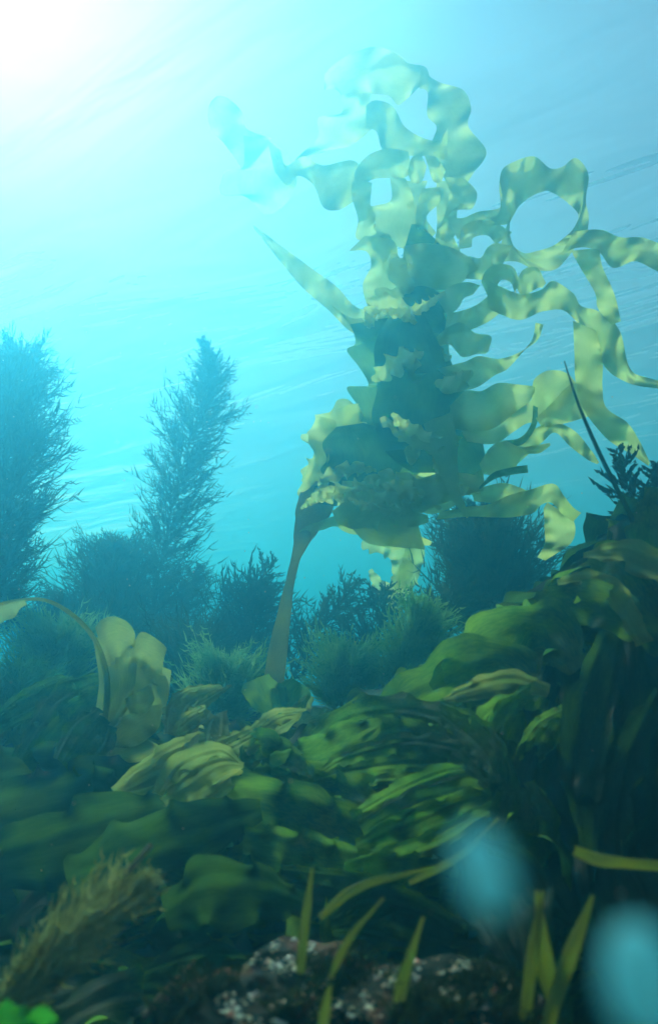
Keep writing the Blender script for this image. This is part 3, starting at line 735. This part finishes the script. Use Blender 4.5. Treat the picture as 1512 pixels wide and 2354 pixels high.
KG = "kelp plants covering the reef slope"
reef_kelp("reef_kelp", "bright yellow-green kelp with a folded square lobe and a long ribbon tip",
          [[(265, 1830, 40), (340, 1795, 90), (420, 1750, 100), (480, 1715, 60)], [(430, 1790, 60), (468, 1730, 80), (478, 1680, 84), (490, 1645, 50)],
           [(470, 1760, 70), (530, 1725, 56), (590, 1690, 40), (640, 1655, 44), (690, 1642, 14)], [(380, 1850, 60), (440, 1800, 110), (510, 1760, 80), (560, 1760, 20)]], M_LIT, 31, h=.14, ruf=.12, group=KG)
reef_kelp("reef_kelp", "small pale kelp blade bent between the lobed blade and the dark clump",
          [[(395, 1690, 30), (415, 1640, 66), (445, 1605, 50), (510, 1578, 12)], [(400, 1690, 20), (440, 1660, 50), (470, 1640, 30)]], M_LIT, 32, h=.16, group=KG)
reef_kelp("reef_kelp", "shaded teal kelp with a rounded blade behind the arching stalk",
          [[(60, 1760, 60), (130, 1690, 120), (190, 1630, 130), (235, 1590, 60)], [(-30, 1680, 30), (60, 1620, 56), (140, 1575, 40), (170, 1570, 16)],
           [(150, 1760, 60), (200, 1700, 100), (240, 1650, 60)]], M_GREEN, 33, h=.15, group=KG)
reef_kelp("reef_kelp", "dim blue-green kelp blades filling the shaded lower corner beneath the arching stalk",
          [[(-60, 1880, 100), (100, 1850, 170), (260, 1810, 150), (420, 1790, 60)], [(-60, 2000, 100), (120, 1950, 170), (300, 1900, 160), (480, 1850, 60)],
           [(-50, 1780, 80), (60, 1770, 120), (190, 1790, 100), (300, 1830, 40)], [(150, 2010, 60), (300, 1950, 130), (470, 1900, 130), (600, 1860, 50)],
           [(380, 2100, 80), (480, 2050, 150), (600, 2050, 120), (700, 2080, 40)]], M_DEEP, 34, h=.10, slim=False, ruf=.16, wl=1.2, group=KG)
reef_kelp("reef_kelp", "leafy dark kelp clump with one yellow lobe at the foot of the pale stalk",
          [[(640, 1650, 60), (610, 1600, 90), (590, 1560, 60)], [(650, 1650, 50), (670, 1600, 90), (690, 1570, 50)], [(670, 1660, 40), (700, 1620, 40), (715, 1600, 12)]], M_GREEN, 35, depth=2.9, ruf=.2, wl=1.0, group=KG, mats=[M_GREEN, M_GREEN, M_LIT])
reef_kelp("reef_kelp", "broad kelp with long blades fanning out across the middle of the slope",
          [[(1130, 1820, 60), (1060, 1740, 110), (940, 1690, 130), (820, 1690, 110), (700, 1740, 60)], [(1120, 1800, 40), (1040, 1760, 80), (930, 1750, 90), (800, 1770, 60), (720, 1790, 20)],
           [(1110, 1790, 40), (1040, 1800, 70), (940, 1840, 76), (830, 1885, 40)], [(1130, 1830, 50), (1080, 1840, 80), (960, 1890, 110), (820, 1950, 70)],
           [(1140, 1800, 40), (1110, 1730, 80), (1060, 1680, 80), (1010, 1640, 40)]], M_GREEN, 36, h=.10, ruf=.13, group=KG)
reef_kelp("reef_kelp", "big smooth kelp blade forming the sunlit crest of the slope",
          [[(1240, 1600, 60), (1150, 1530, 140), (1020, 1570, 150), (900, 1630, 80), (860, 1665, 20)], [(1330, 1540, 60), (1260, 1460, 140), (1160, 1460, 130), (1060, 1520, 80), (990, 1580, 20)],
           [(1260, 1590, 30), (1170, 1570, 60), (1080, 1590, 44), (1020, 1610, 10)]], M_GREEN, 37, h=.09, ruf=.09, group=KG, mats=[M_GREEN, M_GREEN, M_LIT])  # last blade's sunlit tone is put into its colour
reef_kelp("reef_kelp", "dark low kelp blades lying over the near rock between the speckled patches",
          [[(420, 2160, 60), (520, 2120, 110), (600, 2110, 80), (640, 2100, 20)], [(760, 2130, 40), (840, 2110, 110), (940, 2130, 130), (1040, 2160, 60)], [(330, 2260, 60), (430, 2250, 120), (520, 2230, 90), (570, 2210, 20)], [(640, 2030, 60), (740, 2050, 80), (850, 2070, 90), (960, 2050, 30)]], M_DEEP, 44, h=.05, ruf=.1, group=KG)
reef_kelp("reef_kelp", "dark torn kelp with slits and pale tips below the sunlit crest",
          [[(1180, 1830, 60), (1170, 1750, 130), (1200, 1670, 120), (1250, 1600, 60)], [(1130, 1790, 40), (1110, 1700, 80), (1150, 1640, 70), (1220, 1610, 30)], [(1200, 1760, 40), (1250, 1690, 60), (1310, 1650, 50), (1350, 1620, 14)],
           [(1190, 1800, 60), (1210, 1890, 130), (1180, 1980, 90), (1130, 2040, 20)]], M_GREEN, 38, h=.08, ruf=.14, wl=1.3, group=KG)
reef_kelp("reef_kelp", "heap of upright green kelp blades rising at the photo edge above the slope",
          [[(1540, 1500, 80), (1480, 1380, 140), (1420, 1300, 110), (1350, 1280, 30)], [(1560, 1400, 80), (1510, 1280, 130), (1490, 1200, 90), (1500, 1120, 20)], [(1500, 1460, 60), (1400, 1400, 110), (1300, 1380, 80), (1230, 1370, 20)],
           [(1560, 1330, 50), (1500, 1300, 80), (1430, 1270, 60), (1340, 1276, 12)], [(1480, 1480, 40), (1410, 1360, 50), (1340, 1330, 40), (1280, 1340, 12)]], M_GREEN, 39, h=.12, ruf=.15, group=KG, mats=[M_GREEN, M_GREEN, M_GREEN, M_LIT, M_LIT])  # the brighter blades carry sunlight in their colour
reef_kelp("reef_kelp", "broad kelp blades with shade in their colour hanging down the shaded face at the photo edge",
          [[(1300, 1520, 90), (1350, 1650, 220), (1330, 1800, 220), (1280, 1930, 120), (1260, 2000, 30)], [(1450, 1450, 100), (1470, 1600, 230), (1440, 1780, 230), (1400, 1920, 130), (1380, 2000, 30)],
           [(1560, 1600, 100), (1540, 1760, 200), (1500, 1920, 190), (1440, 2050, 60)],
           [(1200, 1850, 60), (1240, 1950, 150), (1280, 2060, 120), (1330, 2130, 30)], [(1400, 1950, 100), (1430, 2080, 180), (1460, 2200, 160), (1490, 2330, 60)], [(1080, 1950, 60), (1150, 2040, 160), (1190, 2150, 120), (1200, 2230, 30)]], M_DEEP, 40, h=.07, ruf=.10, group=KG)  # low blades added; their dark colour stands in for the black gap
reef_kelp("reef_kelp", "wide low kelp blades drooping over the ledge above the near speckled rock",
          [[(560, 1770, 60), (640, 1790, 120), (760, 1820, 130), (880, 1880, 90), (960, 1950, 30)], [(480, 1850, 60), (580, 1850, 130), (700, 1880, 150), (840, 1940, 120), (960, 1980, 30)],
           [(560, 1930, 60), (680, 1960, 110), (820, 1990, 90), (960, 1985, 30)], [(620, 1760, 40), (720, 1740, 90), (800, 1700, 80), (880, 1660, 20)], [(560, 1760, 40), (600, 1720, 80), (660, 1740, 60), (720, 1780, 20)]], M_GREEN, 41, h=.09, ruf=.17, wl=1.2, slim=False, group=KG)

# thin leaning stalk in front of the right water
t = thing("kelp_stalk", "thin dark bare stalk leaning up from the green slope into open water", "stalk", P(1490, 1290, 1.7))
MB().add(*tube([P(x, y, 1.7) for x, y in ((1490, 1290), (1450, 1190), (1405, 1100), (1362, 1010), (1325, 920), (1296, 830))], [.0052, .005, .0045, .004, .003, .001], 7)).build("stem", M_STALK, t)

# bare straps standing on the near rock
SG = "bare kelp straps over the near rock"
def strap(label, pts, d, mat=M_LIT, seed=0):
    g = random.Random(seed)
    a, b_ = pts[-2], pts[-1]
    pts = pts + [(b_[0] + (b_[0] - a[0]) * .9, b_[1] + (b_[1] - a[1]) * .9, 4)]
    C, W, Ro = traced(pts, d)
    t = thing("kelp_strap", label, "kelp strap", C[0], SG)
    o = MB().add(*ribbon(C, W, [g.uniform(-.3, .3) for _ in C], g, ruf=.02, wl=3, m=7, cup=.2, jag=.02)).build("strap", mat, t)
    s = o.modifiers.new("thick", 'SOLIDIFY'); s.thickness = 0.003; s.offset = 0
strap("yellowish strap standing upright beside the pair that crosses near the lower corner", [(1205, 2380, 24), (1212, 2290, 24), (1222, 2200, 24), (1235, 2120, 16)], .95, seed=1)
strap("short wide strap, back one of the crossing pair near the lower corner", [(1268, 2300, 26), (1255, 2240, 40), (1248, 2180, 34), (1240, 2110, 20)], .95, seed=2)
strap("long golden strap slanting in front of the short wide one", [(1250, 2390, 26), (1275, 2300, 30), (1305, 2210, 32), (1335, 2130, 22)], .93, seed=3)
strap("single olive strap rising from the speckled rock under the big pale blob", [(905, 2390, 24), (915, 2310, 26), (930, 2240, 24), (952, 2170, 14)], .95, seed=4)
strap("thin strap curving up beside the white-speckled patch of rock", [(690, 2240, 18), (697, 2160, 18), (705, 2090, 18), (712, 2040, 10)], 1.05, seed=5)
strap("slender bent strap arching over the speckled rock", [(735, 2110, 12), (790, 2060, 18), (850, 2030, 16), (930, 2010, 8)], 1.1, seed=6)
strap("short slim strap leaning low across the rock", [(758, 2250, 8), (785, 2190, 16), (815, 2140, 12), (850, 2100, 6)], 1.0, seed=7)
strap("thick yellow strap lying flat in the dark beside the photo edge", [(1320, 1955, 20), (1370, 1975, 26), (1440, 1985, 22), (1540, 1992, 18)], 1.05, seed=8)
strap("faint strap crossing behind the big pale blob", [(940, 2030, 8), (1010, 1995, 14), (1070, 1955, 14), (1110, 1915, 6)], 1.15, seed=9)
strap("stubby strap at the bottom of the photo below the white-speckled patch", [(738, 2390, 20), (745, 2340, 22), (752, 2300, 14)], .9, seed=10)
# twigs
for lab, pts in (("reddish twig poking up from the olive weed plume", [(230, 2080, 5), (280, 2020, 6), (320, 1975, 7), (348, 1942, 6)]),
                 ("brown twig lying on the dark rock right of the olive weed plume", [(330, 2340, 7), (380, 2280, 8), (420, 2240, 6), (450, 2205, 3)])):
    t = thing("twig", lab, "twig", P(pts[0][0], pts[0][1], 1.1))
    MB().add(*tube([P(x, y, 1.1) for x, y, r in pts], [r * scale_at(300, 2000, 1.1) for x, y, r in pts], 6)).build("stem", M_TWIG, t)
# green lettuce in the corner
t = thing("sea_lettuce", "vivid green sea lettuce leaf in the bottom corner under the olive weed", "seaweed", P(40, 2390, .8))
for pts in ([(20, 2420, 60), (30, 2370, 100), (20, 2330, 60), (10, 2300, 14)], [(80, 2420, 60), (90, 2370, 90), (100, 2330, 60), (105, 2312, 14)]):
    C, W, Ro = traced(pts, .8)
    MB().add(*ribbon(C, W, Ro, rng, ruf=.2, wl=1.0)).build("blade", M_LETTUCE, t)

# ------------------------------------------------------------------ 4. near rocks, crust, lens-port drops, drifting specks
def boulder(label, px, py, d, rx, ry, rz, seed):
    g = random.Random(seed)
    c = P(px, py, d)
    t = thing("boulder", label, "rock", c, "near boulders")
    v, f = [], []
    nu, nv = 40, 24
    for j in range(nv + 1):
        th = math.pi * j / nv
        for i in range(nu):
            ph = 2 * math.pi * i / nu
            n = Vector((math.sin(th) * math.cos(ph), math.sin(th) * math.sin(ph), math.cos(th)))
            k = 1 + .30 * mnoise.noise(n * 1.6 + Vector((seed, 0, 0))) + .14 * mnoise.noise(n * 4 + Vector((0, seed, 0))) + .06 * mnoise.noise(n * 10)
            v.append((c[0] + n.x * rx * k, c[1] + n.y * ry * k, c[2] + n.z * rz * k))
    for j in range(nv):
        for i in range(nu):
            f.append((j * nu + i, (j + 1) * nu + i, (j + 1) * nu + (i + 1) % nu, j * nu + (i + 1) % nu))
    MB().add(v, f).build("stone", M_ROCK, t)
boulder("rounded boulder crusted pink and white under the olive strap", 1015, 2365, 1.02, .12, .12, .055, 3)
boulder("low boulder with bright white crust beside the thin curving strap", 705, 2275, 1.12, .085, .09, .045, 5)
boulder("small pinkish boulder at the bottom of the photo below the brown twig", 560, 2400, 1.0, .11, .09, .06, 9)

m, nt, out = new_mat("shell_crust")
N, L = nt.nodes, nt.links
geo = N.new('ShaderNodeNewGeometry')
wn_ = N.new('ShaderNodeTexNoise'); wn_.inputs['Scale'].default_value = 60
L.new(geo.outputs['Position'], wn_.inputs['Vector'])
cr = ramp(nt, [(0.34, (0.75, 0.25, 0.15)), (0.46, (0.80, 0.56, 0.28)), (0.55, (0.85, 0.76, 0.58)), (0.68, (0.80, 0.42, 0.34))])
L.new(wn_.outputs[0], cr.inputs[0])
pb = N.new('ShaderNodeBsdfPrincipled'); pb.inputs['Roughness'].default_value = 0.35
L.new(cr.outputs[0], pb.inputs['Base Color']); L.new(pb.outputs[0], out.inputs[0])
M_CRUST = m
bpy.context.view_layer.update()
deps = bpy.context.evaluated_depsgraph_get()
targets = [o for o in bpy.data.objects if o.name.startswith(("stone", "seabed"))]
def hit_ground(px, py):
    r = Vector(ray(px, py)).normalized()
    best = None
    for o in targets:
        inv = o.matrix_world.inverted()
        ok, loc, nor, _ = o.ray_cast(inv @ Vector((0, 0, 0)), r)
        if ok:
            w = o.matrix_world @ loc
            if best is None or w.length < best[0].length: best = (w, nor)
    return best
g = random.Random(78)
tf = MB()
for _ in range(2600):
    px = g.uniform(-60, 1570); py = 1990 + 420 * g.random()
    h = hit_ground(px, py)
    if h is None or h[0].y > 1.9 or mnoise.noise(h[0] * 9) < .05: continue
    a = np.array(h[0]) - np.array([0, 0, .002])
    for _k in range(3):
        ln = g.uniform(.008, .034)
        d = np.array([g.gauss(.1, .5), g.gauss(0, .5), g.uniform(.4, 1)]); d /= np.linalg.norm(d)
        sd = np.cross(d, [g.gauss(0, 1), g.gauss(0, 1), .2]); sd = sd / (np.linalg.norm(sd) + 1e-6) * g.uniform(.0006, .0022)
        e = a + d * ln * .6; e2 = a + d * ln + np.array([g.gauss(0, .3), g.gauss(0, .3), 0]) * ln
        tf.add([a - sd, a + sd, e - sd, e + sd, e2], [(0, 1, 3, 2), (2, 3, 4)])
tag(tf.build("turf_algae", M_TURF, smooth=False), "short dark algae turf growing over the near rock", "algae", kind='stuff')

g = random.Random(77)
cr = MB()
OCT = [(1, 0, 0), (-1, 0, 0), (0, 1, 0), (0, -1, 0), (0, 0, 1), (0, 0, -1)]
OF = [(0, 2, 4), (2, 1, 4), (1, 3, 4), (3, 0, 4), (2, 0, 5), (1, 2, 5), (3, 1, 5), (0, 3, 5)]
for cx, cy_, sx, sy, n in ((400, 2000, 40, 25, 70), (370, 2040, 40, 20, 40), (645, 2185, 45, 22, 150), (710, 2110, 20, 40, 50), (780, 2100, 12, 20, 30), (720, 2190, 20, 40, 60), (560, 2190, 30, 12, 30),
                           (545, 2325, 30, 18, 60), (980, 2240, 40, 40, 130), (1020, 2200, 14, 22, 30), (1100, 2260, 60, 50, 110), (920, 2330, 150, 40, 160), (760, 2300, 70, 40, 70), (110, 2125, 50, 20, 50),
                           (20, 2270, 30, 30, 40), (1330, 2320, 60, 40, 60), (480, 2030, 30, 12, 30), (600, 2025, 60, 12, 40), (860, 2050, 30, 20, 14), (720, 2020, 10, 14, 12), (640, 2340, 60, 30, 60)):
    hubs = [(g.gauss(cx, sx), g.gauss(cy_, sy)) for _ in range(max(2, n // 14))]
    for _ in range(int(n * 1.0)):
        hb = g.choice(hubs)
        h = hit_ground(g.gauss(hb[0], 11), g.gauss(hb[1], 8))
        if h is None or h[0].y > 2.2: continue
        s = .0013 + .0034 * g.random() ** 3 + (.003 if g.random() < .02 else 0)
        a = np.array(h[0])
        cr.add([a + np.array(q) * s * np.array([g.uniform(.6, 1.7), g.uniform(.6, 1.5), g.uniform(.3, .9)]) for q in OCT], OF)
tag(cr.build("shell_crust", M_CRUST), "tiny white and pink barnacles and shell grit on the near rock", "barnacles", kind='stuff')

m, nt, out = new_mat("lens_port_drop")
N, L = nt.nodes, nt.links
df = N.new('ShaderNodeBsdfDiffuse'); df.inputs[0].default_value = (0.40, 0.88, 0.90, 1)
tr = N.new('ShaderNodeBsdfTranslucent'); tr.inputs[0].default_value = (0.40, 0.88, 0.90, 1)
mx = N.new('ShaderNodeMixShader'); mx.inputs[0].default_value = .55
L.new(df.outputs[0], mx.inputs[1]); L.new(tr.outputs[0], mx.inputs[2])
tp = N.new('ShaderNodeBsdfTransparent')
m2 = N.new('ShaderNodeMixShader'); m2.inputs[0].default_value = .12
L.new(mx.outputs[0], m2.inputs[1]); L.new(tp.outputs[0], m2.inputs[2]); L.new(m2.outputs[0], out.inputs[0])
M_DROP = m
def port_drop(label, px, py, d, rx, rz, tilt, seed):  # stands for water drops on the lens port, built as floating blobs
    c = P(px, py, d); s = scale_at(px, py, d)
    v, f = [], []
    nu, nv = 28, 18
    for j in range(nv + 1):
        th = math.pi * j / nv
        for i in range(nu):
            ph = 2 * math.pi * i / nu
            n = Vector((math.sin(th) * math.cos(ph), math.sin(th) * math.sin(ph), math.cos(th)))
            k = 1 + .10 * mnoise.noise(n * 1.3 + Vector((seed, 0, 0)))
            x, y, z = n.x * rx * s * k, n.y * rx * s * k, n.z * rz * s * k
            v.append((c[0] + x * math.cos(tilt) - z * math.sin(tilt), c[1] + y, c[2] + x * math.sin(tilt) + z * math.cos(tilt)))
    for j in range(nv):
        for i in range(nu):
            f.append((j * nu + i, (j + 1) * nu + i, (j + 1) * nu + (i + 1) % nu, j * nu + (i + 1) % nu))
    o = MB().add(v, f).build("lens_port_drop", M_DROP)
    o['label'] = label; o['category'] = "drifting blob"
    return o
port_drop("blurred pale cyan lens-port drop in front of the dark kelp slope", 1112, 2005, .145, 62, 100, R(18), 1)
port_drop("blurred pale cyan lens-port drop low at the photo edge, cut by the corner", 1478, 2258, .145, 88, 138, R(10), 2)

g = random.Random(3)
sn = MB()
for _ in range(300):
    dd = .35 + 3.2 * g.random() ** .7
    a = P(g.uniform(0, 1512), g.uniform(250, 2300), dd); s = g.uniform(.0006, .0017) * (.45 + .3 * dd)
    sn.add([a + np.array(q) * s for q in OCT], OF)
tag(sn.build("marine_snow", M_CRUST), "tiny pale specks drifting in the water", "specks", kind='stuff')
